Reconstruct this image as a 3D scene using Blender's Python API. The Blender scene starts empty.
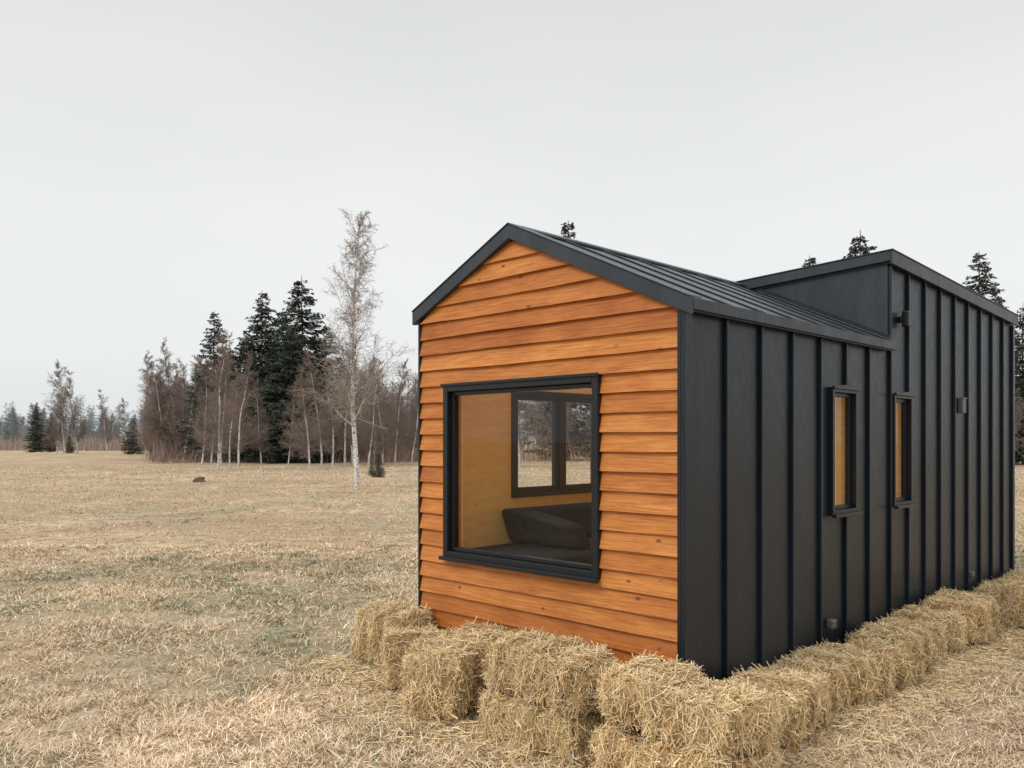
import bpy, math, random
import numpy as np
from mathutils import Vector

random.seed(11)
rng = np.random.default_rng(11)
scene = bpy.context.scene
scene.view_settings.view_transform = 'Standard'
scene.view_settings.look = 'None'
scene.view_settings.exposure = 0

# ------------------------------------------------------------------ helpers
def link(ob, parent=None):
    scene.collection.objects.link(ob)
    if parent is not None:
        ob.parent = parent
    return ob

def empty(name, loc=(0, 0, 0), rotz=0.0):
    e = bpy.data.objects.new(name, None)
    e.location = loc
    e.rotation_euler = (0, 0, rotz)
    e.empty_display_size = 0.3
    return link(e)

def mesh_np(name, V, F, mat, C=None, smooth=False):
    V = np.asarray(V, dtype=np.float32); F = np.asarray(F, dtype=np.int32)
    me = bpy.data.meshes.new(name)
    me.vertices.add(len(V)); me.vertices.foreach_set('co', V.ravel())
    k = F.shape[1]
    me.loops.add(F.size); me.loops.foreach_set('vertex_index', F.ravel())
    me.polygons.add(len(F))
    me.polygons.foreach_set('loop_start', np.arange(0, F.size, k, dtype=np.int32))
    if smooth:
        me.polygons.foreach_set('use_smooth', np.ones(len(F), dtype=bool))
    me.update(calc_edges=True)
    if C is not None:
        C = np.asarray(C, dtype=np.float32)
        if C.shape[1] == 3:
            C = np.concatenate([C, np.ones((len(C), 1), np.float32)], axis=1)
        a = me.color_attributes.new('Col', 'FLOAT_COLOR', 'POINT')
        a.data.foreach_set('color', C.ravel())
    me.materials.append(mat)
    return me

def obj(name, me, parent=None, loc=(0, 0, 0), rotz=0.0, scale=1.0):
    o = bpy.data.objects.new(name, me)
    o.location = loc; o.rotation_euler = (0, 0, rotz)
    o.scale = scale if hasattr(scale, '__len__') else (scale, scale, scale)
    return link(o, parent)

class B:
    def __init__(s): s.v = []; s.f = []; s.m = []; s.c = []
    def hexa(s, p, m=0, c=0.5):
        n = len(s.v); s.v += [tuple(q) for q in p]; s.c += [c] * 8
        for q in ((0, 3, 2, 1), (4, 5, 6, 7), (0, 1, 5, 4), (1, 2, 6, 5), (2, 3, 7, 6), (3, 0, 4, 7)):
            s.f.append(tuple(n + i for i in q)); s.m.append(m)
    def quad(s, p, m=0, c=.5):
        n = len(s.v); s.v += [tuple(q) for q in p]; s.c += [c] * 4
        s.f.append((n, n + 1, n + 2, n + 3)); s.m.append(m)
    def box(s, x0, x1, y0, y1, z0, z1, m=0, c=0.5):
        s.hexa([(x0, y0, z0), (x1, y0, z0), (x1, y1, z0), (x0, y1, z0),
                (x0, y0, z1), (x1, y0, z1), (x1, y1, z1), (x0, y1, z1)], m, c)
    def prism_x(s, poly, x0, x1, m=0):
        n = len(s.v); k = len(poly)
        s.v += [(x0, y, z) for y, z in poly] + [(x1, y, z) for y, z in poly]; s.c += [.5] * (2 * k)
        s.f.append(tuple(n + i for i in range(k))); s.m.append(m)
        s.f.append(tuple(n + k + i for i in reversed(range(k)))); s.m.append(m)
        for i in range(k):
            j = (i + 1) % k
            s.f.append((n + j, n + i, n + k + i, n + k + j)); s.m.append(m)
    def ring_x(s, x0, x1, y0, y1, z0, z1, w, m=0):
        s.box(x0, x1, y0, y0 + w, z0, z1, m); s.box(x0, x1, y1 - w, y1, z0, z1, m)
        s.box(x0, x1, y0 + w, y1 - w, z0, z0 + w, m); s.box(x0, x1, y0 + w, y1 - w, z1 - w, z1, m)
    def ring_y(s, y0, y1, x0, x1, z0, z1, w, m=0):
        s.box(x0, x0 + w, y0, y1, z0, z1, m); s.box(x1 - w, x1, y0, y1, z0, z1, m)
        s.box(x0 + w, x1 - w, y0, y1, z0, z0 + w, m); s.box(x0 + w, x1 - w, y0, y1, z1 - w, z1, m)
    def build(s, name, mats, parent=None, bevel=0.0, seg=2):
        me = bpy.data.meshes.new(name)
        me.from_pydata(s.v, [], s.f)
        for mm in mats: me.materials.append(mm)
        me.polygons.foreach_set('material_index', np.array(s.m, dtype=np.int32))
        a = me.color_attributes.new('Col', 'FLOAT_COLOR', 'POINT')
        cc = np.ones((len(s.v), 4), np.float32); cc[:, :3] = np.array(s.c, np.float32)[:, None]
        a.data.foreach_set('color', cc.ravel())
        me.update()
        import bmesh
        bm = bmesh.new(); bm.from_mesh(me); bmesh.ops.recalc_face_normals(bm, faces=bm.faces)
        bm.to_mesh(me); bm.free()
        o = bpy.data.objects.new(name, me); link(o, parent)
        if bevel:
            md = o.modifiers.new('bev', 'BEVEL'); md.width = bevel; md.segments = seg; md.limit_method = 'ANGLE'
        return o

_g = {}
def vnoise(x, y, seed, scale):
    if seed not in _g: _g[seed] = np.random.default_rng(seed).random((256, 256))
    g = _g[seed]; x = np.asarray(x) * scale + 1000.3; y = np.asarray(y) * scale + 1000.7
    xi = np.floor(x).astype(int); yi = np.floor(y).astype(int)
    fx = x - xi; fy = y - yi; fx = fx * fx * (3 - 2 * fx); fy = fy * fy * (3 - 2 * fy)
    a = g[xi & 255, yi & 255]; b = g[(xi + 1) & 255, yi & 255]
    c = g[xi & 255, (yi + 1) & 255]; d = g[(xi + 1) & 255, (yi + 1) & 255]
    return (a * (1 - fx) + b * fx) * (1 - fy) + (c * (1 - fx) + d * fx) * fy

# ---------------------------------------------------------------- materials
class NM:
    def __init__(s, name):
        s.mat = bpy.data.materials.new(name); s.mat.use_nodes = True
        s.nt = s.mat.node_tree; s.nt.nodes.clear()
        s.out = s.nt.nodes.new('ShaderNodeOutputMaterial')
        s.bs = s.nt.nodes.new('ShaderNodeBsdfPrincipled')
        s.nt.links.new(s.bs.outputs[0], s.out.inputs[0])
    def n(s, t, **kw):
        nd = s.nt.nodes.new(t)
        for k, v in kw.items(): setattr(nd, k, v)
        return nd
    def l(s, a, b): s.nt.links.new(a, b)
    def coords(s, sc=(1, 1, 1), rot=(0, 0, 0), kind='Object'):
        tc = s.n('ShaderNodeTexCoord'); mp = s.n('ShaderNodeMapping')
        mp.inputs['Scale'].default_value = sc; mp.inputs['Rotation'].default_value = rot
        s.l(tc.outputs[kind], mp.inputs[0]); return mp.outputs[0]
    def noise(s, co, scale, detail=4, rough=.55, dist=0):
        nd = s.n('ShaderNodeTexNoise'); nd.inputs['Scale'].default_value = scale
        nd.inputs['Detail'].default_value = detail; nd.inputs['Roughness'].default_value = rough
        nd.inputs['Distortion'].default_value = dist
        s.l(co, nd.inputs['Vector']); return nd.outputs['Fac']
    def ramp(s, fac, stops):
        r = s.n('ShaderNodeValToRGB'); e = r.color_ramp.elements
        while len(e) < len(stops): e.new(.5)
        for i, (p, c) in enumerate(stops):
            e[i].position = p
            e[i].color = tuple(c[:3]) + (1,) if hasattr(c, '__len__') else (c, c, c, 1)
        s.l(fac, r.inputs[0]); return r.outputs[0]
    def mix(s, fac, a, b, mode='MIX'):
        m = s.n('ShaderNodeMix', data_type='RGBA', blend_type=mode)
        for i, v in ((0, fac), (6, a), (7, b)):
            if isinstance(v, (int, float)): m.inputs[i].default_value = v
            elif isinstance(v, tuple): m.inputs[i].default_value = v + (1,)
            else: s.l(v, m.inputs[i])
        return m.outputs[2]
    def math(s, op, a, b=0.0):
        m = s.n('ShaderNodeMath', operation=op)
        for i, v in ((0, a), (1, b)):
            if isinstance(v, (int, float)): m.inputs[i].default_value = v
            else: s.l(v, m.inputs[i])
        return m.outputs[0]
    def bump(s, h, strength=.3, dist=.01):
        b = s.n('ShaderNodeBump'); b.inputs['Strength'].default_value = strength
        b.inputs['Distance'].default_value = dist
        s.l(h, b.inputs['Height']); s.l(b.outputs[0], s.bs.inputs['Normal'])
    def set(s, color=None, rough=None, spec=None, metal=None):
        for k, v in (('Base Color', color), ('Roughness', rough), ('Specular IOR Level', spec), ('Metallic', metal)):
            if v is None: continue
            if isinstance(v, (int, float)): s.bs.inputs[k].default_value = v
            elif isinstance(v, tuple): s.bs.inputs[k].default_value = v + (1,)
            else: s.l(v, s.bs.inputs[k])
        return s.mat

def vcol_mat(name, rough=.8, spec=.2):
    m = NM(name); a = m.n('ShaderNodeAttribute', attribute_name='Col')
    return m.set(a.outputs['Color'], rough, spec)

# siding wood
m = NM('stained_wood')
at = m.n('ShaderNodeAttribute', attribute_name='Col')
g1 = m.noise(m.coords((1, 1.1, 30)), 3.0, 6, .65, .5)
g2 = m.noise(m.coords((1, 3, 140)), 4.0, 3, .6)
big = m.noise(m.coords((1, 1.6, 4.0)), 1.6, 5, .6)
col = m.ramp(g1, [(.30, (.45, .145, .028)), (.48, (.64, .245, .055)), (.70, (.80, .36, .10))])
col = m.mix(.45, col, m.ramp(g2, [(.3, .5), (.7, 1.0)]), 'MULTIPLY')
col = m.mix(.6, col, m.ramp(big, [(.3, (.66, .52, .44)), (.62, (1., 1., 1.))]), 'MULTIPLY')
col = m.mix(1.0, col, m.ramp(at.outputs['Fac'], [(0, (.68, .54, .45)), (.35, (.86, .80, .75)), (1, (1., 1., 1.))]), 'MULTIPLY')
vo = m.n('ShaderNodeTexVoronoi'); vo.inputs['Scale'].default_value = 1.0
m.l(m.coords((1, 4.4, 8.0)), vo.inputs['Vector'])
kd = m.ramp(vo.outputs['Distance'], [(.05, 1.0), (.12, .0)])
sc_ = m.n('ShaderNodeSeparateColor'); m.l(vo.outputs['Color'], sc_.inputs[0])
sel = m.math('GREATER_THAN', sc_.outputs[0], .3)
kf = m.math('MULTIPLY', kd, sel)
col = m.mix(m.math('MULTIPLY', kf, .85), col, (.12, .035, .012))
m.bump(g1, .4, .004)
wood = m.set(col, .5, .3)

m = NM('plywood')
g1 = m.noise(m.coords((2.0, 2.0, 9)), 2.2, 5, .6, 1.4)
col = m.ramp(g1, [(.3, (.84, .47, .13)), (.7, (.93, .62, .24))])
vo = m.n('ShaderNodeTexVoronoi'); vo.inputs['Scale'].default_value = 3.0
m.l(m.coords((1, 1, 1.6)), vo.inputs['Vector'])
col = m.mix(m.ramp(vo.outputs['Distance'], [(.03, .6), (.07, .0)]), col, (.30, .12, .04))
ply = m.set(col, .5, .3)

m = NM('pale_floor')
floor_m = m.set(m.ramp(m.noise(m.coords((1, 8, 1)), 3, 4), [(.3, (.66, .52, .36)), (.7, (.80, .66, .48))]), .4, .4)  # pale tone chosen to bounce daylight around the interior

def metal(name, base, rough):
    m = NM(name)
    f1 = m.noise(m.coords((1, 1, .35)), 2.4, 4, .6, .4)
    f2 = m.noise(m.coords((6, 6, 1.2)), 7, 4, .6)
    c = m.ramp(f1, [(.3, tuple(b * .7 for b in base)), (.7, tuple(b * 1.4 for b in base))])
    c = m.mix(.3, c, m.ramp(f2, [(.35, .6), (.7, 1.0)]), 'MULTIPLY')
    r = m.ramp(f2, [(.3, rough - .09), (.7, rough + .1)])
    m.bump(m.noise(m.coords((1, 1, .3)), 2.0, 2), .7, .02)
    return m.set(c, r, .38)
metal_wall = metal('anthracite_metal', (.010, .0160, .023), .36)
metal_trim = metal('anthracite_trim', (.030, .039, .049), .42)
m = NM('window_frame_paint'); frame_m = m.set((.008, .011, .015), .35, .4)
m = NM('dark_rubber'); rubber = m.set((.015, .015, .015), .8, .2)
m = NM('galvanised'); galv = m.set((.12, .125, .13), .5, .5, .4)
m = NM('sofa_fabric'); fab = m.set(m.ramp(m.noise(m.coords(), 60, 3), [(.3, (.018, .019, .021)), (.7, (.042, .043, .047))]), .95, .05)

m = NM('window_glass'); m.nt.nodes.remove(m.bs)
lw = m.n('ShaderNodeLayerWeight'); lw.inputs[0].default_value = .5
p5 = m.math('POWER', lw.outputs['Facing'], 5.0)
fac = m.math('ADD', m.math('MULTIPLY', p5, .9), .04)
tr = m.n('ShaderNodeBsdfTransparent'); tr.inputs[0].default_value = (.98, .98, .975, 1)
gl = m.n('ShaderNodeBsdfGlossy'); gl.inputs['Roughness'].default_value = .01
mx = m.n('ShaderNodeMixShader'); m.l(fac, mx.inputs[0]); m.l(tr.outputs[0], mx.inputs[1]); m.l(gl.outputs[0], mx.inputs[2])
m.l(mx.outputs[0], m.out.inputs[0]); glass = m.mat

straw_mat = vcol_mat('straw', .6, .3)
grass_mat = vcol_mat('dry_grass', .8, .15)
needle_mat = vcol_mat('spruce_needles', .8, .15)
bark_mat = vcol_mat('bark', .85, .15)
m = NM('birch_bark'); at = m.n('ShaderNodeAttribute', attribute_name='Col')
nf = m.noise(m.coords((3, 3, 9)), 2.2, 4, .7)
birch_mat = m.set(m.mix(m.ramp(nf, [(.40, .9), (.46, .0)]), at.outputs['Color'], (.05, .045, .04)), .75, .2)

# ground
m = NM('field_ground')
n0 = m.noise(m.coords((1, 1.6, 1)), .07, 5, .65, .5); n1 = m.noise(m.coords(), .45, 6, .65)
n2 = m.noise(m.coords(), 3.0, 6, .7); n3 = m.noise(m.coords(), 45, 4, .7); n4 = m.noise(m.coords((1, 1, 1), (0, 0, 1)), .2, 5, .7, .6)
c = m.ramp(n1, [(.30, (.38, .275, .17)), (.48, (.57, .43, .285)), (.68, (.71, .57, .405))])
c = m.mix(m.ramp(n2, [(.38, .75), (.56, .0)]), c, (.29, .20, .12))
c = m.mix(m.ramp(n0, [(.47, .0), (.58, .6)]), c, (.44, .30, .19))
c = m.mix(m.ramp(n4, [(.49, .0), (.60, .55)]), c, (.33, .305, .19))
c = m.mix(.55, c, m.ramp(n3, [(.33, .4), (.6, 1.0)]), 'MULTIPLY')
m.bump(m.math('ADD', n3, m.math('MULTIPLY', n2, 2.0)), .6, .04)
ground_m = m.set(c, .95, .05)
m = NM('hazed_hill_forest'); hill_m = m.set(m.ramp(m.noise(m.coords(), .06, 4), [(.3, (.42, .465, .49)), (.7, (.49, .53, .55))]), 1., 0.)  # distance haze is put into this pale blue-grey

# ------------------------------------------------------------------- world
w = bpy.data.worlds.new('World'); scene.world = w; w.use_nodes = True
nt = w.node_tree; nt.nodes.clear()
out = nt.nodes.new('ShaderNodeOutputWorld')
SUN_EL, SUN_AZ = math.radians(42), math.radians(232)
sky = nt.nodes.new('ShaderNodeTexSky'); sky.sky_type = 'NISHITA'; sky.sun_disc = False
sky.sun_elevation = SUN_EL; sky.sun_rotation = SUN_AZ; sky.dust_density = 4
b1 = nt.nodes.new('ShaderNodeBackground'); b1.inputs[1].default_value = .08
nt.links.new(sky.outputs[0], b1.inputs[0])
tc = nt.nodes.new('ShaderNodeTexCoord'); sp = nt.nodes.new('ShaderNodeSeparateXYZ')
nt.links.new(tc.outputs['Generated'], sp.inputs[0])
rp = nt.nodes.new('ShaderNodeValToRGB'); e = rp.color_ramp.elements
S = 1.9
stops = [(0.0, (.82, .85, .86)), (.10, (.90, .915, .92)), (.25, (.90, .912, .912)), (.47, (.79, .80, .81)), (.7, (1.2, 1.21, 1.22)), (1.0, (1.85, 1.86, 1.88))]
while len(e) < len(stops): e.new(.5)
for i, (p, c) in enumerate(stops):
    e[i].position = p; e[i].color = tuple(q / S for q in c) + (1,)
nt.links.new(sp.outputs[2], rp.inputs[0])
mp = nt.nodes.new('ShaderNodeMapping'); mp.inputs['Scale'].default_value = (1, 1, 3)
nt.links.new(tc.outputs['Generated'], mp.inputs[0])
nz = nt.nodes.new('ShaderNodeTexNoise'); nz.inputs['Scale'].default_value = 1.6; nz.inputs['Detail'].default_value = 3
nt.links.new(mp.outputs[0], nz.inputs['Vector'])
r2 = nt.nodes.new('ShaderNodeValToRGB'); r2.color_ramp.elements[0].position = .3; r2.color_ramp.elements[0].color = (.92, .925, .93, 1)
r2.color_ramp.elements[1].position = .7; r2.color_ramp.elements[1].color = (1, 1, 1, 1)
nt.links.new(nz.outputs['Fac'], r2.inputs[0])
mm = nt.nodes.new('ShaderNodeMix'); mm.data_type = 'RGBA'; mm.blend_type = 'MULTIPLY'; mm.inputs[0].default_value = 1
nt.links.new(rp.outputs[0], mm.inputs[6]); nt.links.new(r2.outputs[0], mm.inputs[7])
b2 = nt.nodes.new('ShaderNodeBackground'); b2.inputs[1].default_value = S
nt.links.new(mm.outputs[2], b2.inputs[0])
ms = nt.nodes.new('ShaderNodeMixShader'); ms.inputs[0].default_value = .96
nt.links.new(b1.outputs[0], ms.inputs[1]); nt.links.new(b2.outputs[0], ms.inputs[2])
nt.links.new(ms.outputs[0], out.inputs[0])

sd = bpy.data.lights.new('sun', 'SUN'); sd.energy = 1.5; sd.angle = math.radians(25); sd.color = (1, .96, .90)
so = bpy.data.objects.new('sun', sd); link(so)
dirv = Vector((math.sin(SUN_AZ) * math.cos(SUN_EL), math.cos(SUN_AZ) * math.cos(SUN_EL), math.sin(SUN_EL)))
so.rotation_euler = dirv.to_track_quat('Z', 'Y').to_euler(); so.location = dirv * 50

# ------------------------------------------------------------------ camera
cam = bpy.data.cameras.new('camera'); co_ = bpy.data.objects.new('camera', cam); link(co_)
co_.location = (0, 0, 1.75); co_.rotation_euler = (math.radians(90), 0, 0)
cam.sensor_width = 36; cam.lens = 29.36; cam.shift_y = .0566; cam.clip_end = 6000; cam.clip_start = .05
scene.camera = co_

# ------------------------------------------------------------- tiny house
P0 = (1.014, 4.9, 0.0)
house = empty('tiny_house', P0, math.radians(45))
L, W = 6.75, 2.435
RY, RZ, SL = 1.405, 3.265, .465
def roof(y): return RZ - SL * abs(y - RY)
TH = .075
def under(y): return roof(y) - TH
DX = 3.066

def cells(a0, a1, z0, z1, holes):
    A = sorted({a0, a1} | {h[0] for h in holes} | {h[1] for h in holes})
    Z = sorted({z0, z1} | {h[2] for h in holes} | {h[3] for h in holes})
    for i in range(len(A) - 1):
        for j in range(len(Z) - 1):
            ca = (A[i] + A[i + 1]) / 2; cz = (Z[j] + Z[j + 1]) / 2
            if any(h[0] < ca < h[1] and h[2] < cz < h[3] for h in holes): continue
            yield A[i], A[i + 1], Z[j], Z[j + 1]

def dz(x): return 3.345 - .040 * (x - DX)
WF = (.635, 2.09, .905, 2.15)
side_w = [(1.93, 2.34, 1.22, 2.14), (3.13, 3.51, 1.22, 2.14)]
left_w = [(.90, 2.12, 1.30, 2.17), (2.6, 4.85, .5, 2.55)]  # second opening: unseen glass door added to let daylight in

ZE = under(0)
b = B()
for a0, a1, z0, z1 in cells(0.0, DX, .30, ZE, side_w[:1]): b.box(a0, a1, 0, .1, z0, z1)
ZU = 3.0
for a0, a1, z0, z1 in cells(DX, L, .30, ZU, side_w[1:]): b.box(a0, a1, 0, .1, z0, z1)
tt_ = .10
b.hexa([(DX, 0, ZU), (L, 0, ZU), (L, .1, ZU), (DX, .1, ZU), (DX, 0, dz(DX) - tt_), (L, 0, dz(L) - tt_), (L, .1, dz(L) - tt_), (DX, .1, dz(DX) - tt_)])
b.box(.0, L, .002, .1, .20, .30)
b.build('side_wall', [metal_wall], house)
b = B()
for a0, a1, z0, z1 in cells(0.0, L, .30, under(W) + .03, left_w): b.box(a0, a1, W - .1, W, z0, z1)
b.build('rear_side_wall', [metal_wall], house)
b = B(); b.prism_x([(0.1, .3), (W - .1, .3), (W - .1, under(W)), (RY, under(RY)), (.1, 3.09)], L - .1, L)
b.build('end_wall', [metal_wall], house)

b = B()
def seam(x, z0, z1):
    for h in side_w:
        if h[0] - .04 < x < h[1] + .04:
            b.box(x - .010, x + .010, -.028, -.0005, z0, h[2] - .05)
            b.box(x - .010, x + .010, -.028, -.0005, h[3] + .05, z1); return
    b.box(x - .010, x + .010, -.028, -.0005, z0, z1)
for i in range(1, 7): seam(i * DX / 7, .22, ZE - .02)
for i in range(0, 9):
    x = DX + .012 + i * (L - DX - .02) / 9
    seam(x, .21, dz(x) - .105)
b.build('wall_seams', [metal_wall], house, .004)
b = B()
b.box(-.045, .035, -.030, -.0006, .21, ZE)
b.box(-.045, -.002, -.0006, .024, .21, ZE)
b.box(-.045, -.002, W - .016, W + .004, .28, under(W))
b.box(L - .05, L + .02, -.030, -.0006, .21, dz(L) - .105)
b.build('corner_trim', [metal_wall], house, .004)

b = B()
for a0, a1, z0, z1 in cells(.1, W - .1, .30, ZE, [WF]): b.box(0, .1, a0, a1, z0, z1)
b.prism_x([(.1, ZE), (W - .1, ZE), (W - .1, under(W - .1)), (RY, under(RY)), (.1, under(.1))], 0, .1)
b.build('front_wall', [wood], house)

# lap siding
b = B()
PITCH = .123
def wx(s): return -.042 + .026 * s
z = .335
YA, YB = .024, W - .016
def ylim(zz):
    lo, hi = YA, YB
    if zz > under(YA): lo = RY - (under(RY) - zz) / SL
    if zz > under(YB): hi = RY + (under(RY) - zz) / SL
    return lo, hi
while z < under(RY) - .03:
    ph = rng.random(6) * 6.28; cv = rng.random(); amp = .0012 + .0018 * rng.random()
    zt = min(z + PITCH, under(RY) - .004)
    def edge(y):
        return amp * (math.sin(y * 2.1 + ph[0]) + .6 * math.sin(y * 5.3 + ph[1]) + .3 * math.sin(y * 13 + ph[2]))
    def lipx(y): return .003 * (math.sin(y * 2.3 + ph[3]) + .5 * math.sin(y * 6.7 + ph[4]))
    def strip(y0f, y1f, za, zb_, sa, sb, wob):
        N = 12
        for i in range(N):
            q = []
            for zz, ss, iswob in ((za, sa, wob), (zb_, sb, False)):
                l0, h0 = max(ylim(zz)[0], y0f), min(ylim(zz)[1], y1f)
                if h0 <= l0: h0 = l0 + .001
                ya = l0 + (h0 - l0) * i / N; yb = l0 + (h0 - l0) * (i + 1) / N
                for yy in (ya, yb):
                    dz_ = edge(yy) if iswob else 0
                    q.append((wx(ss) + (lipx(yy) if iswob else 0), yy, zz + dz_))
            (x0, y0, z0), (x1, y1, z1), (x2, y2, z2), (x3, y3, z3) = q
            b.hexa([(x0, y0, z0), (-.0015, y0, z0), (-.0015, y1, z1), (x1, y1, z1),
                    (x2, y2, z2), (-.0015, y2, z2), (-.0015, y3, z3), (x3, y3, z3)], 0, cv)
    w0, w1, wz0, wz1 = WF
    w0 -= .008; w1 += .008; wz0 -= .008; wz1 += .008
    cuts = [z] + [q for q in (wz0, wz1) if z + .004 < q < zt - .004] + [zt]
    for ci in range(len(cuts) - 1):
        za, zz = cuts[ci], cuts[ci + 1]; mid = (za + zz) / 2
        sa, sb = (za - z) / PITCH, (zz - z) / PITCH
        if wz0 < mid < wz1:
            strip(-1, w0, za, zz, sa, sb, ci == 0); strip(w1, 9, za, zz, sa, sb, ci == 0)
        else:
            strip(-1, 9, za, zz, sa, sb, ci == 0)
    z += PITCH
b.build('wood_siding', [wood], house)

# interior
SK = (.15, 4.7, 1.52, 2.26)     # unseen far-slope roof glazing, added to bring daylight inside (x0,x1,y0,y1)
b = B()
for a0, a1, z0, z1 in cells(.1, L - .1, .45, under(W - .12) - .03, left_w): b.box(a0, a1, W - .12, W - .1002, z0, z1)
for a0, a1, z0, z1 in cells(.1, L - .1, .45, ZE, side_w): b.box(a0, a1, .1002, .12, z0, z1)
for a0, a1, z0, z1 in cells(.12, W - .12, .45, ZE, [WF]): b.box(.1002, .12, a0, a1, z0, z1)
b.prism_x([(.12, ZE), (W - .12, ZE), (W - .12, under(W - .12) - .02), (RY, under(RY) - .02), (.12, under(.12) - .02)], .1002, .12)
b.prism_x([(.12, .45), (W - .12, .45), (W - .12, under(W - .12) - .02), (RY, under(RY) - .02), (.12, under(.12) - .02)], 4.9, 4.92)
b.prism_x([(.1, under(.1) - .02), (RY, under(RY) - .02), (RY, under(RY) - .002), (.1, under(.1) - .002)], .1, 4.9)
for a0, a1, ya, yb in cells(.1, 4.9, RY, W - .1, [SK]):
    b.prism_x([(ya, under(ya) - .02), (yb, under(yb) - .02), (yb, under(yb) - .002), (ya, under(ya) - .002)], a0, a1)
b.build('interior_lining', [ply], house)
b = B(); b.box(.1, L - .1, .1, W - .1, .38, .45); b.build('floor', [floor_m], house)
b = B(); b.box(.3, L - .3, .45, .6, .2, .30); b.box(.3, L - .3, W - .6, W - .45, .2, .30); b.box(-.2, .3, 1.1, 1.25, .22, .29)
for x in (.3, 2, 4, 6): b.box(x, x + .1, .6, W - .6, .22, .29)
b.build('chassis', [rubber], house)
def cyl_y(name, x, y0, y1, zc, r, mat, n=32):
    V = []; F = []
    prof = [(y0, 0.55 * r), (y0, r * .9), (y0 + .03, r), (y1 - .03, r), (y1, r * .9), (y1, .55 * r)]
    for py, pr in prof:
        for i in range(n):
            a = 2 * math.pi * i / n; V.append((x + pr * math.cos(a), py, zc + pr * math.sin(a)))
    for j in range(len(prof) - 1):
        for i in range(n):
            k2 = (i + 1) % n; F.append((j * n + i, j * n + k2, (j + 1) * n + k2, (j + 1) * n + i))
    me = mesh_np(name, V, F, mat); return obj(name, me, house)
for x in (3.3, 4.05):
    for y in (.12, W - .32): cyl_y('wheel', x, y, y + .2, .19, .18, rubber)

# roof
b = B()
XO = -.055
b.prism_x([(-.06, roof(-.06) - TH + .0005), (RY, roof(RY) - TH + .0005), (RY, roof(RY)), (-.06, roof(-.06))], XO + .03, DX)
for a0, a1, ya, yb in cells(XO + .03, L + .05, RY, W + .035, [SK]):
    b.prism_x([(ya, roof(ya) - TH + .0005), (yb, roof(yb) - TH + .0005), (yb, roof(yb)), (ya, roof(ya))], a0, a1)
b.build('roof', [metal_wall], house)
b = B()
x0, x1, ya, yb = SK
b.quad([(x0, ya, roof(ya) + .004), (x1, ya, roof(ya) + .004), (x1, yb, roof(yb) + .004), (x0, yb, roof(yb) + .004)])
b.build('added_skylight_glass', [glass], house)  # added pane, out of view, for interior daylight
b = B()
FT = .088
for ya, yb in ((-.075, RY), (RY, W + .05)):
    b.prism_x([(ya, roof(ya) - FT), (yb, roof(yb) - FT), (yb, roof(yb) + .012), (ya, roof(ya) + .012)], XO - .012, XO + .0295)
for ya, yb in ((-.075, RY), (RY, W + .05)):
    b.prism_x([(ya, roof(ya) + .0125), (yb, roof(yb) + .0125), (yb, roof(yb) + .022), (ya, roof(ya) + .022)], XO - .020, XO + .12)
b.box(XO + .03, DX, -.078, -.0605, roof(-.06) - .065, roof(-.06) + .004)
b.box(XO + .03, L + .05, W + .0355, W + .05, roof(W + .035) - .09, roof(W + .035) + .004)
b.prism_x([(RY - .10, roof(RY - .10) + .006), (RY, RZ + .006), (RY + .10, roof(RY + .10) + .006), (RY + .10, roof(RY + .10) + .024), (RY, RZ + .024), (RY - .10, roof(RY - .10) + .024)], XO + .122, DX)
b.build('fascia', [metal_trim], house, .003)
b = B()
for i in range(1, 8):
    x = i * DX / 7 - .02
    b.prism_x([(-.065, roof(-.065) + .0005), (RY - .11, roof(RY - .11) + .0005), (RY - .11, roof(RY - .11) + .014), (-.065, roof(-.065) + .014)], x - .007, x + .007)
b.build('roof_seams', [metal_wall], house, .003)
# raised part
b = B()
b.prism_x([(-.001, roof(0)), (RY, RZ), (-.001, dz(DX) - .06)], DX - .012, DX - .001, 0)
b.build('dormer_cheek', [metal_trim], house)
b = B()
x0, x1 = DX - .055, L + .05
def slab(ya, yb, za, zb2, xa, xb, t):
    b.hexa([(xa, ya, dz(xa) + za - t), (xb, ya, dz(xb) + za - t), (xb, yb, dz(xb) + zb2 - t), (xa, yb, dz(xa) + zb2 - t),
            (xa, ya, dz(xa) + za), (xb, ya, dz(xb) + za), (xb, yb, dz(xb) + zb2), (xa, yb, dz(xa) + zb2)])
dr = RZ + .002 - dz(DX)
slab(-.04, RY + .02, 0, dr, x0 + .03, x1, .09)
b.build('dormer_roof', [metal_wall], house)
b = B()
slab(-.058, -.0405, .010, .010, x0, x1, .112)
slab(-.0404, RY + .02, .010, dr + .010, x0, x0 + .0295, .085)
slab(-.064, RY + .02, .022, dr + .022, x0 - .008, x0 + .10, .011)
slab(-.064, .05, .0225, .0225, x0 + .105, x1, .011)
b.build('dormer_fascia', [metal_trim], house, .003)
b = B()
b.prism_x([(-.03, roof(-.03) + .001), (RY - .1, roof(RY - .1) + .001), (RY - .1, roof(RY - .1) + .05), (-.03, roof(-.03) + .05)], DX - .024, DX - .0125)
b.build('flashing', [metal_wall], house)

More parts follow.
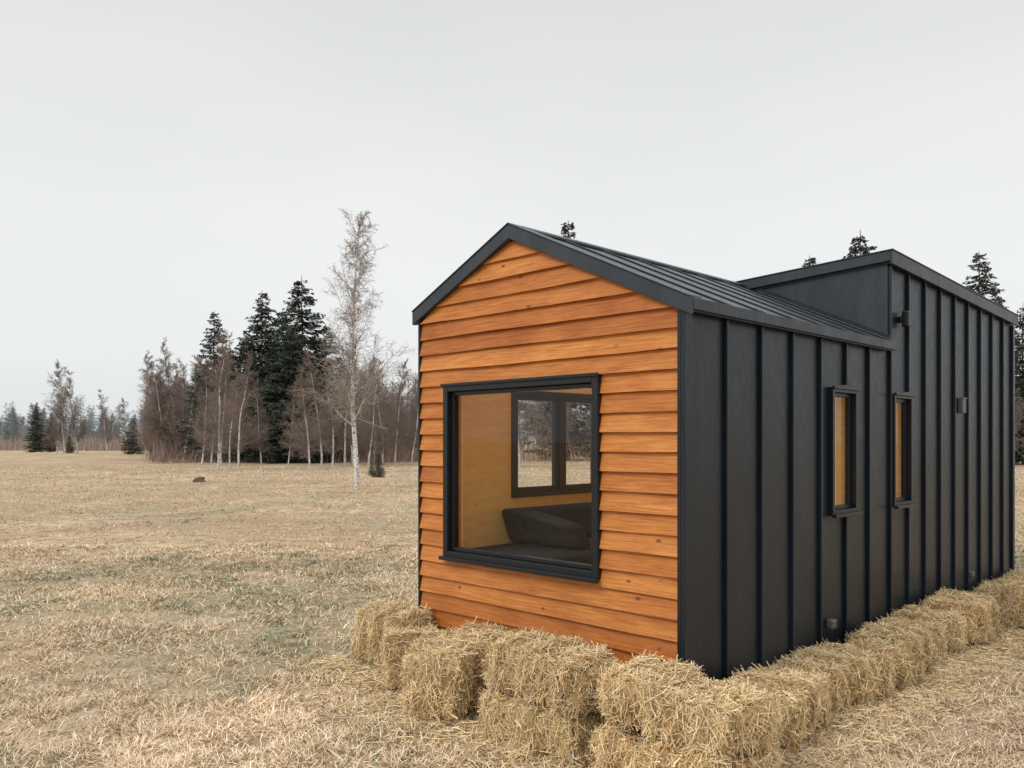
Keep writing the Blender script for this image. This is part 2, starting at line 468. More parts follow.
# windows
b = B()
b.ring_x(-.062, .05, .607, 2.117, .875, 2.18, .05)
b.ring_x(-.02, .03, .658, 2.066, .926, 2.129, .028)
b.box(-.095, -.0625, .595, 2.13, .858, .885)
b.box(-.078, -.0625, .595, 2.13, 2.168, 2.19)
b.build('front_window_frame', [frame_m], house, .004)
b = B(); b.quad([(.0, .68, .95), (.0, 2.045, .95), (.0, 2.045, 2.105), (.0, .68, 2.105)]); b.build('front_window_glass', [glass], house)
for (x0, x1, z0, z1) in side_w:
    b = B()
    b.ring_y(-.040, .05, x0 - .02, x1 + .02, z0 - .02, z1 + .02, .035)
    b.ring_y(.0, .035, x0 + .0152, x1 - .0152, z0 + .0152, z1 - .0152, .03)
    b.box(x0 - .04, x1 + .04, -.075, -.0405, z0 - .035, z0 - .012)
    b.box(x0 - .035, x1 + .035, -.060, -.0405, z1 + .008, z1 + .028)
    b.build('side_window_frame', [frame_m], house, .003)
    b = B(); b.quad([(x0 + .04, .02, z0 + .04), (x1 - .04, .02, z0 + .04), (x1 - .04, .02, z1 - .04), (x0 + .04, .02, z1 - .04)]); b.build('side_window_glass', [glass], house)
    b = B()
    b.box(x0 + .0005, x0 + .012, .0505, .125, z0, z1); b.box(x1 - .012, x1 - .0005, .0505, .125, z0, z1)
    b.box(x0 + .0125, x1 - .0125, .0505, .125, z0 + .0005, z0 + .012); b.box(x0 + .0125, x1 - .0125, .0505, .125, z1 - .012, z1 - .0005)
    b.build('window_reveal', [ply], house)
x0, x1, z0, z1 = left_w[0]
b = B()
b.ring_y(W - .135, W + .03, x0 - .03, x1 + .03, z0 - .03, z1 + .03, .042)
xm = (x0 + x1) / 2
b.box(xm - .03, xm + .03, W - .13, W - .06, z0 + .0122, z1 - .0122)
for a0, a1 in ((x0 + .0125, xm - .0305), (xm + .0305, x1 - .0125)):
    b.ring_y(W - .12, W - .075, a0, a1, z0 + .0125, z1 - .0125, .045)
b.build('rear_window_frame', [frame_m], house, .004)
b = B()
for a0, a1 in ((x0 + .05, xm - .07), (xm + .07, x1 - .05)): b.quad([(a0, W - .09, z0 + .05), (a1, W - .09, z0 + .05), (a1, W - .09, z1 - .05), (a0, W - .09, z1 - .05)])
b.build('rear_window_glass', [glass], house)
x0, x1, z0, z1 = left_w[1]  # unseen door, added to brighten the room with daylight
b = B(); b.ring_y(W - .1, W + .02, x0, x1, z0, z1, .06); b.box((x0 + x1) / 2 - .04, (x0 + x1) / 2 + .04, W - .08, W, z0 + .06, z1 - .06)
b.build('added_door_frame', [frame_m], house, .004)
b = B()
for a0, a1 in ((x0 + .06, (x0 + x1) / 2 - .04), ((x0 + x1) / 2 + .04, x1 - .06)): b.quad([(a0, W - .05, z0 + .06), (a1, W - .05, z0 + .06), (a1, W - .05, z1 - .06), (a0, W - .05, z1 - .06)])
b.build('added_door_pane', [glass], house)

# fittings
b = B(); b.box(3.28, 3.36, -.09, -.031, 2.74, 2.88); b.box(3.30, 3.34, -.031, -.0005, 2.78, 2.84)
b.build('wall_lamp', [frame_m], house, .012)
b = B(); b.box(4.86, 4.97, -.045, -.0005, 2.04, 2.19); b.box(4.85, 4.98, -.052, -.0455, 2.18, 2.195)
b.build('electric_box', [galv], house, .01)
b = B(); b.box(5.12, 5.2, -.06, -.0005, .37, .43); b.build('water_inlet', [galv], house, .012)
b = B(); b.box(1.86, 1.94, -.06, -.0005, .36, .43); b.build('vent_outlet', [galv], house, .012)

# sofa inside
b = B()
b.box(.16, 2.5, 1.46, W - .14, .46, .72); b.box(.18, 1.3, 1.44, W - .15, .722, .895); b.box(1.31, 2.48, 1.44, W - .15, .722, .895)
b.build('sofa_base', [fab], house, .04, 4)
b = B()
Y1 = W - .15
b.hexa([(.80, Y1 - .26, .90), (2.48, Y1 - .26, .90), (2.48, Y1, .90), (.80, Y1, .90), (.68, Y1 - .19, 1.19), (2.48, Y1 - .19, 1.19), (2.48, Y1, 1.19), (.68, Y1, 1.19)])
b.hexa([(.80, 1.5, .90), (1.0, 1.5, .90), (1.0, 2.02, .90), (.80, 2.02, .90), (.66, 1.52, 1.10), (.90, 1.52, 1.10), (.90, 2.05, 1.19), (.66, 2.05, 1.19)])
b.build('sofa_back', [fab], house, .05, 5)

# ------------------------------------------------------------------ ground
def ground_z(x, y):
    r = np.sqrt(x * x + y * y)
    a = (vnoise(x, y, 1, .35) - .5) * .08 + (vnoise(x, y, 2, 1.7) - .5) * .035
    far = (vnoise(x, y, 3, .02) - .5) * np.clip((r - 40) / 200, 0, 1) * .8
    hx = x - 2.5; hy = y - 8.2
    near_house = np.clip((np.sqrt(hx * hx + hy * hy) - 3.5) / 3, .15, 1)
    return a * near_house + far
n = 300
s = np.linspace(-1, 1, n); g = np.sinh(s * 7.2) / np.sinh(7.2) * 1800
gx, gy = np.meshgrid(g, g + 6, indexing='ij')
V = np.stack([gx, gy, ground_z(gx, gy)], -1).reshape(-1, 3)
ii, jj = np.meshgrid(np.arange(n - 1), np.arange(n - 1), indexing='ij'); a = (ii * n + jj).ravel()
F = np.stack([a, a + n, a + n + 1, a + 1], -1)
obj('ground', mesh_np('ground', V, F, ground_m, smooth=True))

def to_local(x, y):
    rx, ry = x - P0[0], y - P0[1]
    return (rx + ry) * .70711, (-rx + ry) * .70711
PAL = np.array([(.80, .65, .45), (.71, .54, .36), (.60, .44, .28), (.44, .31, .19), (.88, .77, .59), (.27, .18, .11)])
GRN = np.array([(.20, .225, .13), (.28, .285, .17), (.14, .17, .10)])
def blades(N, d0, d1, hscale, wscale):
    d = d0 * (d1 / d0) ** rng.random(N); kx = rng.uniform(-.72, .72, N)
    x = d * kx; y = d
    lx, ly = to_local(x, y)
    keep = ~((lx > -.35) & (lx < L + .1) & (ly > -.3) & (ly < W + .1))
    tuft = vnoise(x, y, 5, 2.2) * .5 + vnoise(x, y, 6, 7.0) * .5
    keep &= rng.random(N) < np.clip((tuft - .28) * 3.0, .14, 1)
    x, y, d, tuft = x[keep], y[keep], d[keep], tuft[keep]; N = len(x)
    z = ground_z(x, y)
    az = rng.uniform(0, 2 * math.pi, N); az = np.where(rng.random(N) < .72, az, vnoise(x, y, 17, 3.1) * 9 + rng.normal(0, .6, N))
    Lb = (.035 + .065 * rng.random(N) ** 1.5 + .07 * np.clip(tuft - .5, 0, 1)) * hscale * (1 + d / 45)
    wd = .0013 * wscale * (1 + d / 6) * rng.uniform(.7, 1.4, N)
    el = np.radians(rng.uniform(3, 45, N)); el2 = el - np.radians(rng.uniform(-5, 30, N))
    dx, dy = np.cos(az), np.sin(az); px, py = -dy, dx
    base = np.stack([x, y, z - .003], -1)
    m1 = base + np.stack([dx * np.cos(el), dy * np.cos(el), np.sin(el)], -1) * (Lb * .5)[:, None]
    tp = m1 + np.stack([dx * np.cos(el2), dy * np.cos(el2), np.sin(el2)], -1) * (Lb * .5)[:, None]
    tp[:, 2] = np.maximum(tp[:, 2], z + .004)
    P = np.stack([px, py, rng.normal(0, .3, N)], -1) * wd[:, None]
    V = np.stack([base - P, base + P, m1 - P * .8, m1 + P * .8, tp], 1).reshape(-1, 3)
    i0 = np.arange(N) * 5
    F = np.concatenate([np.stack([i0, i0 + 1, i0 + 3], -1), np.stack([i0, i0 + 3, i0 + 2], -1), np.stack([i0 + 2, i0 + 3, i0 + 4], -1)])
    c = PAL[rng.choice(len(PAL), N, p=[.24, .25, .21, .13, .10, .07])]
    patch = vnoise(x, y, 8, .45) * .6 + vnoise(x, y, 9, 1.6) * .4
    nearleft = np.clip((10 - d) / 5, 0, 1) * np.clip((.15 - x / d) / .3, 0, 1)
    pg = np.clip((patch - .46) * 2.6, 0, .55) + nearleft * .75 * np.clip((patch - .33) * 3, 0, 1)
    isg = rng.random(N) < pg * np.clip(22 / d, 0, 1)
    c = np.where(isg[:, None], GRN[rng.choice(3, N)], c)
    shade = .56 + .42 * vnoise(x, y, 10, .8) + .40 * vnoise(x, y, 11, .22)
    c = c * shade[:, None] * rng.uniform(.8, 1.15, N)[:, None]
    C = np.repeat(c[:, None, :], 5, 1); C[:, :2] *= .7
    return V, F, C.reshape(-1, 3)
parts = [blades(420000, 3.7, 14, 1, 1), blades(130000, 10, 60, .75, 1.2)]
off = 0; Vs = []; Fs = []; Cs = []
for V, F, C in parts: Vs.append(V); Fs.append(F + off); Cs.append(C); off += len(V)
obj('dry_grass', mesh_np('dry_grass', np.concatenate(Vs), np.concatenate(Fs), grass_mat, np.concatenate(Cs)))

# ------------------------------------------------------------ straw bales
SP = np.array([(.93, .73, .42), (.84, .63, .33), (.72, .51, .25), (.95, .82, .56), (.50, .32, .15), (.88, .69, .40)])
def bale_mesh(Lx, Wy, Hz, seed, nst=7500):
    r = np.random.default_rng(seed)
    n = 16
    V = []; F = []
    u = np.linspace(-1, 1, n); off = 0
    for ax in range(3):
        for sg in (-1, 1):
            A, Bq = np.meshgrid(u, u, indexing='ij'); p = np.zeros((n, n, 3))
            p[..., ax] = sg; p[..., (ax + 1) % 3] = A; p[..., (ax + 2) % 3] = Bq
            V.append(p.reshape(-1, 3)); ii, jj = np.meshgrid(np.arange(n - 1), np.arange(n - 1), indexing='ij'); a = (ii * n + jj).ravel() + off
            f = np.stack([a, a + n, a + n + 1, a + 1], -1)
            F.append(f if sg > 0 else f[:, ::-1]); off += n * n
    V = np.concatenate(V); F = np.concatenate(F)
    ph = r.random(12) * 6.28
    half = np.array([Lx, Wy, Hz]) / 2
    tw = r.normal(0, .06, 4)
    def shape(p):
        q = p / (np.sum(np.abs(p) ** 5.5, 1, keepdims=True) ** (1 / 5.5))
        q = q * half
        x, y, z = q[:, 0], q[:, 1], q[:, 2]
        bul = .026 * np.sin(x * 9 + ph[0]) * np.sin(z * 11 + ph[1]) + .018 * np.sin(x * 23 + ph[2] + y * 5) + .012 * np.sin(y * 17 + ph[3] + z * 9) + .010 * np.sin(x * 47 + ph[4])
        for sx in (-.28, .28):
            bul = bul - .022 * np.exp(-((y - sx * Wy * .9) / .018) ** 2) * (np.abs(p[:, 1]) < .9)
        nrm = p / np.linalg.norm(p, axis=1, keepdims=True)
        q = q + nrm * bul[:, None]
        q[:, 1] += q[:, 0] * tw[0] + q[:, 0] ** 2 * tw[1]; q[:, 2] += q[:, 0] * tw[2] * .5
        q[:, 0] += q[:, 2] * tw[3] * 2
        return q
    Vc = shape(V) * .97
    Cc = np.ones((len(Vc), 3)) * np.array([.36, .235, .11]) * r.uniform(.7, 1.2, (len(Vc), 1))
    areas = np.array([Wy * Hz, Wy * Hz, Lx * Hz, Lx * Hz, Lx * Wy, Lx * Wy * .2]); areas = areas / areas.sum()
    face = r.choice(6, nst, p=areas)
    p = r.uniform(-1, 1, (nst, 3)); nm = np.zeros((nst, 3))
    for i, (ax, sg) in enumerate(((0, -1), (0, 1), (1, -1), (1, 1), (2, 1), (2, -1))):
        mk = face == i; p[mk, ax] = sg; nm[mk, ax] = sg
    base = shape(p)
    d = r.normal(0, 1, (nst, 3)) * np.array([.55, .8, 1.0])
    d -= nm * np.sum(d * nm, 1, keepdims=True)
    d /= np.linalg.norm(d, axis=1, keepdims=True) + 1e-6
    d = d + nm * np.abs(r.normal(0, .24, (nst, 1)))
    stick = r.random(nst) < .13
    d[stick] += nm[stick] * r.uniform(.3, 1.2, (stick.sum(), 1))
    d /= np.linalg.norm(d, axis=1, keepdims=True)
    ln = r.uniform(.03, .115, nst); ln[stick] *= 1.1
    # keep the seams between stacked layers open
    edge_ = (np.abs(p[:, 2]) > .8) & (np.abs(nm[:, 2]) < .5); ln[edge_] *= .55
    wd = r.uniform(.0011, .0024, nst)
    sd_ = np.cross(d, nm + r.normal(0, .5, (nst, 3))); sd_ /= np.linalg.norm(sd_, axis=1, keepdims=True) + 1e-6
    base = base + nm * r.uniform(-.006, .014, (nst, 1))
    a0 = base - d * (ln * .5)[:, None]; a1 = base + d * (ln * .5)[:, None] + r.normal(0, .006, (nst, 3))
    s2 = sd_ * wd[:, None]
    Vs_ = np.stack([a0 - s2, a0 + s2, a1 + s2, a1 - s2], 1).reshape(-1, 3)
    i0 = np.arange(nst) * 4 + len(Vc)
    Fs_ = np.stack([i0, i0 + 1, i0 + 2, i0 + 3], -1)
    flake = .94 + .15 * np.sin(base[:, 0] * 55 + ph[5] + 2 * np.sin(base[:, 2] * 14))
    tint = r.uniform(.88, 1.06)
    c = SP[r.choice(len(SP), nst, p=[.25, .22, .16, .16, .09, .12])] * r.uniform(.75, 1.08, (nst, 1)) * flake[:, None] * tint
    Vall = np.concatenate([Vc, Vs_]); Fall = np.concatenate([F, Fs_]); Call = np.concatenate([Cc, np.repeat(c, 4, 0)])
    Vall[:, 2] += Hz / 2
    Vall[:, 2] = np.maximum(Vall[:, 2], -.01)
    return mesh_np('straw_bale', Vall, Fall, straw_mat, Call)
def loc2w(x, y, z=0):
    return (P0[0] + .70711 * (x - y), P0[1] + .70711 * (x + y), z)
bales = [  # cx, cy, z, L, W, H, yaw deg (0 = long axis along house length x)
    (-.20, 2.54, 0, .78, .38, .44, 80), (-.42, 2.04, 0, .60, .34, .38, 58), (-.46, 1.44, 0, .90, .46, .43, 17),
    (-.60, .54, 0, .84, .46, .27, 95), (-.55, .56, .27, .86, .46, .28, 86),
    (-.61, -.38, 0, .84, .46, .27, 87), (-.55, -.34, .268, .90, .47, .25, 94),
    (-.17, 1.72, 0, .80, .32, .33, 90), (-.17, .66, 0, .84, .32, .36, 90), (-.15, -.2, 0, .8, .32, .38, 90),
    (.56, -.32, 0, .80, .42, .31, 7), (1.42, -.28, 0, .80, .43, .28, -7), (2.28, -.31, 0, .80, .44, .32, 5),
    (3.12, -.27, 0, .78, .42, .30, -4), (3.92, -.31, 0, .76, .44, .36, 6), (4.80, -.74, 0, .84, .42, .39, 78),
    (5.45, -.26, 0, .80, .40, .27, 0), (6.3, -.28, 0, .80, .40, .28, 3)]
for i, (cx, cy, z, l_, w_, h_, yaw) in enumerate(bales):
    obj('straw_bale', bale_mesh(l_, w_, h_, 100 + i), None, loc2w(cx, cy, z), math.radians(45 + yaw + rng.uniform(-1.5, 1.5)))
def loose(N):
    t = rng.random(N)
    fx = np.where(t < .42, rng.uniform(-1.0, .1, N), rng.uniform(-.9, L, N))
    fy = np.where(t < .42, rng.uniform(-1.0, 3.0, N), -.45 - np.abs(rng.normal(0, .28, N)))
    ex = t < .42
    fx = np.where(ex, -.72 - np.abs(rng.normal(0, .22, N)), fx)
    fx = np.where(ex & (fy > 1.9), fx + .3, fx)
    X = P0[0] + .70711 * (fx - fy); Y = P0[1] + .70711 * (fx + fy)
    Z = ground_z(X, Y) + .006 + .035 * rng.random(N) ** 2
    az = rng.uniform(0, 6.28, N); ln = rng.uniform(.03, .12, N) / 2; wd = rng.uniform(.0011, .0022, N)
    d = np.stack([np.cos(az), np.sin(az), rng.normal(0, .18, N)], -1)
    p = np.stack([-np.sin(az), np.cos(az), rng.normal(0, .5, N)], -1) * wd[:, None]
    c0 = np.stack([X, Y, Z], -1); a0 = c0 - d * ln[:, None]; a1 = c0 + d * ln[:, None]
    V = np.stack([a0 - p, a0 + p, a1 + p, a1 - p], 1).reshape(-1, 3)
    i0 = np.arange(N) * 4; F = np.stack([i0, i0 + 1, i0 + 2, i0 + 3], -1)
    c = SP[rng.choice(len(SP), N)] * rng.uniform(.7, 1.0, (N, 1))
    return V, F, np.repeat(c, 4, 0)
V, F, C = loose(26000)
obj('loose_straw', mesh_np('loose_straw', V, F, straw_mat, C))

# ------------------------------------------------------------------- trees
def tubes(segs, n=3):
    A = np.array([s_[0] for s_ in segs]); Bv = np.array([s_[1] for s_ in segs])
    r0 = np.array([s_[2] for s_ in segs]); r1 = np.array([s_[3] for s_ in segs]); C = np.array([s_[4] for s_ in segs])
    d = Bv - A; d /= np.linalg.norm(d, axis=1, keepdims=True) + 1e-9
    ref = np.where(np.abs(d[:, 2:3]) > .8, np.array([[1., 0, 0]]), np.array([[0, 0, 1.]]))
    u = np.cross(d, ref); u /= np.linalg.norm(u, axis=1, keepdims=True); v = np.cross(d, u)
    V = []
    for base, r in ((A, r0), (Bv, r1)):
        for i in range(n):
            a = 2 * math.pi * i / n
            V.append(base + (u * math.cos(a) + v * math.sin(a)) * r[:, None])
    V = np.stack(V, 1)
    N = len(segs); i0 = np.arange(N) * 2 * n
    F = np.concatenate([np.stack([i0 + i, i0 + (i + 1) % n, i0 + n + (i + 1) % n, i0 + n + i], -1) for i in range(n)])
    return V.reshape(-1, 3), F, np.repeat(C, 2 * n, 0)

def bare_tree(seed, H, r0, birch=True, maxl=3, spread=.33, dens=1.0, rmin=.006, start=.22, wthr=.022, twig=(.26, .20, .17)):
    R = random.Random(seed); segs = []
    white = (.72, .70, .66); grey = (.22, .19, .165)
    def colr(r):
        if birch and r > wthr * H / 9: k_ = R.uniform(.8, 1.05); return tuple(c * k_ for c in white)
        k_ = R.uniform(.7, 1.3); base = twig if (birch or r < .02) else grey
        return tuple(c * k_ for c in base)
    def grow(p, d, Ln, r, lev):
        ns = (11, 5, 4, 3)[lev]
        ra = r
        for i in range(ns):
            wob = (.045, .16, .22, .25)[lev]
            up = (.05, .08, -.02, -.10)[lev]
            d = Vector((d.x + R.gauss(0, wob), d.y + R.gauss(0, wob), d.z + R.gauss(0, wob * .6) + up)).normalized()
            q = p + d * (Ln / ns)
            rb = max(rmin * .6, r * (1 - (i + 1) / ns * .88))
            segs.append((tuple(p), tuple(q), ra, rb, colr(ra)))
            frac = (i + 1) / ns
            if lev < maxl and not (lev == 0 and frac < start):
                nc = (3.2, 1.9, 1.6)[lev] * dens; nc = int(nc + R.random())
                for _ in range(nc):
                    az = R.uniform(0, 6.283); tilt = math.radians(R.uniform(28, 58))
                    ref = Vector((0, 0, 1)) if abs(d.z) < .9 else Vector((1, 0, 0))
                    u = d.cross(ref).normalized(); v = d.cross(u)
                    nd = d * math.cos(tilt) + (u * math.cos(az) + v * math.sin(az)) * math.sin(tilt)
                    if lev == 0: cl = H * spread * (1.08 - frac) ** .7 * R.uniform(.5, 1.15)
                    else: cl = Ln * R.uniform(.3, .6) * (1.15 - frac * .5)
                    pt = p.lerp(q, R.random())
                    grow(pt, nd, cl, max(rmin, rb * (.36 if lev == 0 else .55)), lev + 1)
            p = q; ra = rb
    grow(Vector((0, 0, -.1)), Vector((0, 0, 1)), H, r0, 0)
    return tubes(segs, 4 if maxl > 2 else 3)

def spruce(seed, H, Rm, dens=1.0, low=.05):
    r = np.random.default_rng(seed); segs = []
    nn = 14
    pts = np.stack([np.cumsum(r.normal(0, .02, nn)), np.cumsum(r.normal(0, .02, nn)), np.linspace(-.1, H, nn)], -1)
    for i in range(nn - 1):
        segs.append((pts[i], pts[i + 1], .018 * H * (1 - i / nn) * .5 + .01, .018 * H * (1 - (i + 1) / nn) * .5 + .01, (.10, .075, .06)))
    P = []; D = []; LN = []; WD = []; CC = []
    z = low * H; hs = min(1.0, .25 + H / 24)
    while z < H * .985:
        t = z / H
        prof = (1 - t) ** .78 * Rm * (1 if t > .18 else .75 + t)
        nb = max(5, int((9 - 3 * t) * dens + r.random()))
        for _ in range(nb):
            if r.random() < .10: continue
            a = r.uniform(0, 6.283); Lb = prof * r.uniform(.5, 1.25) + .12
            zz = z + r.normal(0, .1) * hs
            m_ = int(Lb * 9 * dens) + 6
            s_ = r.random(m_) ** .6
            da = np.array([math.cos(a), math.sin(a)])
            dr_ = r.uniform(.2, .5)
            rad = Lb * s_; zz_ = zz - dr_ * Lb * s_ + .28 * Lb * s_ ** 2.2
            base = np.stack([rad * da[0], rad * da[1], zz_], -1) + r.normal(0, .05, (m_, 3)) * hs
            sidea = a + r.choice([-1, 1], m_) * r.uniform(.05, 1.2, m_)
            dd = np.stack([np.cos(sidea), np.sin(sidea), r.uniform(-.75, .12, m_)], -1)
            P.append(base); D.append(dd / np.linalg.norm(dd, axis=1, keepdims=True))
            LN.append((.32 + .42 * r.random(m_)) * (1.1 - .5 * s_) * min(1.0, .30 + Lb * .4) * hs); WD.append(r.uniform(.045, .095, m_) * hs)
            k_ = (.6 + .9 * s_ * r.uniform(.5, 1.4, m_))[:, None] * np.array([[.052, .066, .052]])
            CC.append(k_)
            tip = np.array([Lb * da[0], Lb * da[1], zz - dr_ * Lb + .28 * Lb])
            segs.append((np.array([0, 0, zz]), tip, (.02 + .004 * Lb) * hs, .006, (.07, .055, .045)))
        z += H * .021 * r.uniform(.7, 1.3) / max(dens, .7) + .03
    P = np.concatenate(P); D = np.concatenate(D); LN = np.concatenate(LN); WD = np.concatenate(WD); CC = np.concatenate(CC)
    sd2 = np.cross(D, r.normal(0, 1, P.shape)); sd2 /= np.linalg.norm(sd2, axis=1, keepdims=True)
    s2 = sd2 * WD[:, None]; mid = P + D * (LN * .45)[:, None]; tip = P + D * LN[:, None]; tip[:, 2] -= LN * .15
    V = np.stack([P, mid + s2, tip, mid - s2], 1).reshape(-1, 3); i0 = np.arange(len(P)) * 4
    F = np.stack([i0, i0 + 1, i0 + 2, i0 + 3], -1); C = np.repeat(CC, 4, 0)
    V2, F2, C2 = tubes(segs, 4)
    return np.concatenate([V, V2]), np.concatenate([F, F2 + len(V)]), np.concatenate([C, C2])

def place(name, me, k, d, scale=1.0, wide=1.0):
    x, y = k * d, d
    return obj(name, me, None, (x, y, float(ground_z(np.array([x]), np.array([y]))[0])), rng.uniform(0, 6.28), (scale * wide, scale * wide, scale))

SPH = 18.0
sp_me = []
for i, (rm, dn) in enumerate(((4.3, 1.3), (3.7, 1.2), (4.7, 1.25))):
    V, F, C = spruce(40 + i, SPH, rm, dn, .04); sp_me.append(mesh_np('spruce_tree', V, F, needle_mat, C))
V, F, C = spruce(50, 4.6, 1.5, 1.3, .03); sp_small = mesh_np('spruce_sapling', V, F, needle_mat, C)
spr = [(-.356, 74, 13.4, 1, 1.15), (-.298, 74, 15.2, 0, 1.2), (-.252, 73, 16.3, 2, 1.2), (-.222, 77, 12.6, 1, 1.25), (-.275, 79, 14.5, 2, 1.2), (-.318, 80, 12.6, 0, 1.2), (-.338, 79, 10.8, 2, 1.2), (-.235, 72, 11.3, 0, 1.2), (-.287, 71, 10.5, 1, 1.2), (-.264, 70, 11.5, 2, 1.2), (-.205, 80, 10.0, 1, 1.2), (-.37, 82, 9.5, 0, 1.2), (-.31, 72, 9.0, 2, 1.2),
       (.067, 80, 23.0, 1, 1.2), (.357, 84, 20.5, 0, 1.3), (.417, 82, 22.5, 2, 1.2), (.56, 78, 19.5, 1, 1.2), (.578, 84, 17.5, 0, 1), (.612, 62, 12.0, 2, 1), (.66, 66, 14.5, 1, 1), (.72, 70, 17.0, 0, 1), (.50, 96, 16, 2, 1), (.20, 100, 15, 1, 1), (-.569, 135, 8.2, 0, 1), (-.552, 140, 6.5, 1, 1)]
for k, d, h, v, wd_ in spr: place('spruce_tree', sp_me[v], k, d, h / SPH, wd_)
for k, d, h in ((-.454, 110, 4.8), (-.160, 40.5, 1.2), (-.168, 44, .7), (-.53, 118, 2.5)): place('spruce_sapling', sp_small, k, d, h / 4.6)

V, F, C = bare_tree(3, 10.1, .105, True, 3, .29, 1.6, .0048, .2, .020, (.38, .32, .28))
place('birch_tree', mesh_np('birch_tree', V, F, birch_mat, C), -.1856, 30.4)
bt = []
for i in range(5):
    V, F, C = bare_tree(20 + i, 9.0, .095, True, 3, .33, 1.35, .008, .16, .030, (.25, .195, .165))
    bt.append(mesh_np('birch_tree', V, F, birch_mat, C))
for j, (k, d, h) in enumerate(((-.352, 52, 8.6), (-.327, 56, 7.6), (-.338, 60, 6.8), (-.535, 112, 12.6), (-.520, 114, 11.0), (-.545, 112, 9.0), (-.404, 80, 11.4), (-.418, 78, 9.8), (-.432, 82, 8.8), (-.392, 76, 9.5), (-.412, 84, 8.5), (-.425, 88, 11),
                               (-.383, 82, 11.0), (-.371, 66, 8.4), (-.348, 64, 9.6), (-.243, 52, 6.4), (-.215, 58, 7.4), (-.20, 62, 8.5), (-.268, 64, 6.5), (-.172, 60, 7.5), (-.228, 62, 8.6), (-.300, 66, 6.6), (-.155, 64, 8), (-.14, 68, 8.5), (-.12, 66, 8), (-.188, 70, 9), (-.19, 66, 9.6), (-.165, 72, 9.2), (-.36, 70, 8),
                               (.01, 58, 9), (.06, 60, 8), (.10, 56, 7), (.18, 62, 9), (-.46, 120, 8.0), (-.485, 122, 9.0), (-.03, 60, 8.5), (.6, 58, 7.5), (.64, 55, 8))):
    place('birch_tree', bt[j % 5], k, d, h / 9.0)

def scatter(variants, items):
    Vs = []; Fs = []; Cs = []; off = 0
    for (x, y, sc, rz, v, tint) in items:
        V, F, C = variants[v]
        c, s_ = math.cos(rz), math.sin(rz)
        X = V[:, 0] * c - V[:, 1] * s_; Y = V[:, 0] * s_ + V[:, 1] * c
        Vn = np.stack([X, Y, V[:, 2]], -1) * sc; Vn[:, 0] += x; Vn[:, 1] += y
        Vs.append(Vn); Fs.append(F + off); off += len(V)
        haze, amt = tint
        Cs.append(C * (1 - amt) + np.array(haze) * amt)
    return np.concatenate(Vs), np.concatenate(Fs), np.concatenate(Cs)
var = [bare_tree(60 + i, 8.0, .055, i % 4 == 0, 2, .34, 1.6, .0125, .12) for i in range(7)]
items = []
for _ in range(360):
    u_ = rng.random()
    k = rng.uniform(-.40, .82) if u_ < .4 else (rng.uniform(-.25, -.06) if u_ < .75 else rng.uniform(-.44, -.30))
    d = rng.uniform(76, 118)
    h = rng.uniform(6, 10) if k > -.24 else rng.uniform(5, 10)
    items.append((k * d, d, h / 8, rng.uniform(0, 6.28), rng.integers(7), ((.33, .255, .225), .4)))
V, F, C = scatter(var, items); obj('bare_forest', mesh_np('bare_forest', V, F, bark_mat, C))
N = 30000
k = np.where(rng.random(N) < .6, rng.uniform(-.43, -.06, N), rng.uniform(-.4, .85, N)); d = 67 + 44 * rng.random(N) ** .9 + 9 * (vnoise(k * 100, k * 0, 12, .2) - .5)
x = k * d + rng.normal(0, .4, N); y = d; z = ground_z(x, y)
h = rng.uniform(.3, 3.0, N) * (.15 + 1.3 * vnoise(x, y, 14, .14)) * np.clip((d - 60) / 14, .3, 1.3)
lean = rng.normal(0, .28, (N, 2)) * h[:, None]; wd = rng.uniform(.010, .022, N); a = rng.uniform(0, 3.14, N)
p = np.stack([np.cos(a), np.sin(a), a * 0], -1) * wd[:, None]
b0 = np.stack([x, y, z - .05], -1); t0 = b0 + np.stack([lean[:, 0], lean[:, 1], h], -1)
V = np.stack([b0 - p, b0 + p, t0 + p * .4, t0 - p * .4], 1).reshape(-1, 3); i0 = np.arange(N) * 4
C = np.array([.27, .195, .155]) * rng.uniform(.5, 1.5, (N, 1)) + rng.uniform(0, .03, (N, 1))
obj('bare_undergrowth', mesh_np('bare_undergrowth', V, np.stack([i0, i0 + 1, i0 + 2, i0 + 3], -1), bark_mat, np.repeat(C, 4, 0)))

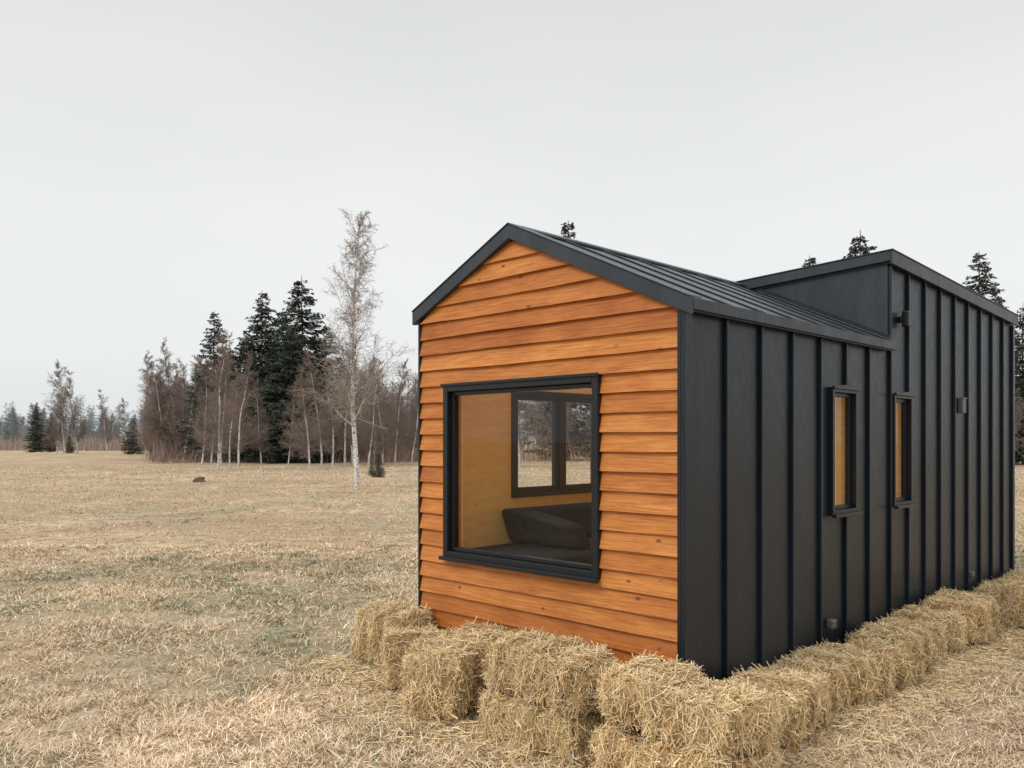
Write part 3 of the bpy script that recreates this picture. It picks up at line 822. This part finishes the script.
sv = [spruce(80 + i, 12, 3.2, .5, .04) for i in range(3)]
svar = sv + [bare_tree(90 + i, 9, .12, False, 2, .4, 1.7, .05, .1) for i in range(3)]
items = []
for _ in range(420):
    k = rng.uniform(-1.1, -.38) if rng.random() < .80 else rng.uniform(-.4, 1.1)
    d = rng.uniform(210, 340); con = rng.random() < .5
    v = rng.integers(3) if con else 3 + rng.integers(3)
    h = rng.uniform(6, 14)
    am = .5 + .32 * (d - 210) / 130  # air haze blended into the tree colours, stronger with distance
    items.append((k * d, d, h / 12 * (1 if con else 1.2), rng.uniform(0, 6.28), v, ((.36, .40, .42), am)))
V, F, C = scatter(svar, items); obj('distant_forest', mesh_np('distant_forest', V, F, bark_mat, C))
N = 9000
k = rng.uniform(-.95, -.40, N); d = rng.uniform(175, 215, N); x = k * d; y = d; h = rng.uniform(1, 4.2, N) * (.4 + vnoise(x, y, 15, .06)); a = rng.uniform(0, 3.14, N)
p = np.stack([np.cos(a), np.sin(a), a * 0], -1) * rng.uniform(.04, .10, (N, 1)); b0 = np.stack([x, y, x * 0 - .3], -1); t0 = b0 + np.stack([rng.normal(0, .3, N), rng.normal(0, .3, N), h], -1)
V = np.stack([b0 - p, b0 + p, t0 + p * .4, t0 - p * .4], 1).reshape(-1, 3); i0 = np.arange(N) * 4
obj('distant_thicket', mesh_np('distant_thicket', V, np.stack([i0, i0 + 1, i0 + 2, i0 + 3], -1), bark_mat, np.repeat(np.array([.34, .27, .23]) * rng.uniform(.7, 1.25, (N, 1)), 4, 0)))
nx, ny = 160, 12; V = []; F = []
for i in range(nx):
    for j in range(ny):
        X = -1800 + 3600 * i / (nx - 1); t = j / (ny - 1); Y = 700 + 400 * t
        hh = (24 + 20 * float(vnoise(X, 0, 21, .004)) + 6 * float(vnoise(X, 0, 22, .02))) * math.sin(t * math.pi / 2) + 2.0 * float(vnoise(X, Y, 23, .08)) * (t > 0)
        V.append((X, Y, hh - 3))
for i in range(nx - 1):
    for j in range(ny - 1):
        a = i * ny + j; F.append((a, a + ny, a + ny + 1, a + 1))
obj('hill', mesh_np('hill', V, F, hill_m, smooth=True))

n = 10
V = []; F = []
for j, (zz, rr) in enumerate(((-.05, .30), (.05, .22), (.12, .17), (.19, .14), (.21, .05))):
    for i in range(n):
        a = 6.283 * i / n; q = rr * random.uniform(.7, 1.25); V.append((q * math.cos(a) * 1.4, q * math.sin(a), zz + random.uniform(-.03, .05)))
for j in range(4):
    for i in range(n): k2 = (i + 1) % n; F.append((j * n + i, j * n + k2, (j + 1) * n + k2, (j + 1) * n + i))
me = mesh_np('tree_stump', V, F, bark_mat, np.ones((len(V), 3)) * np.array([.10, .065, .045])); obj('tree_stump', me, None, (-.374 * 36, 36, 0))
print('done')
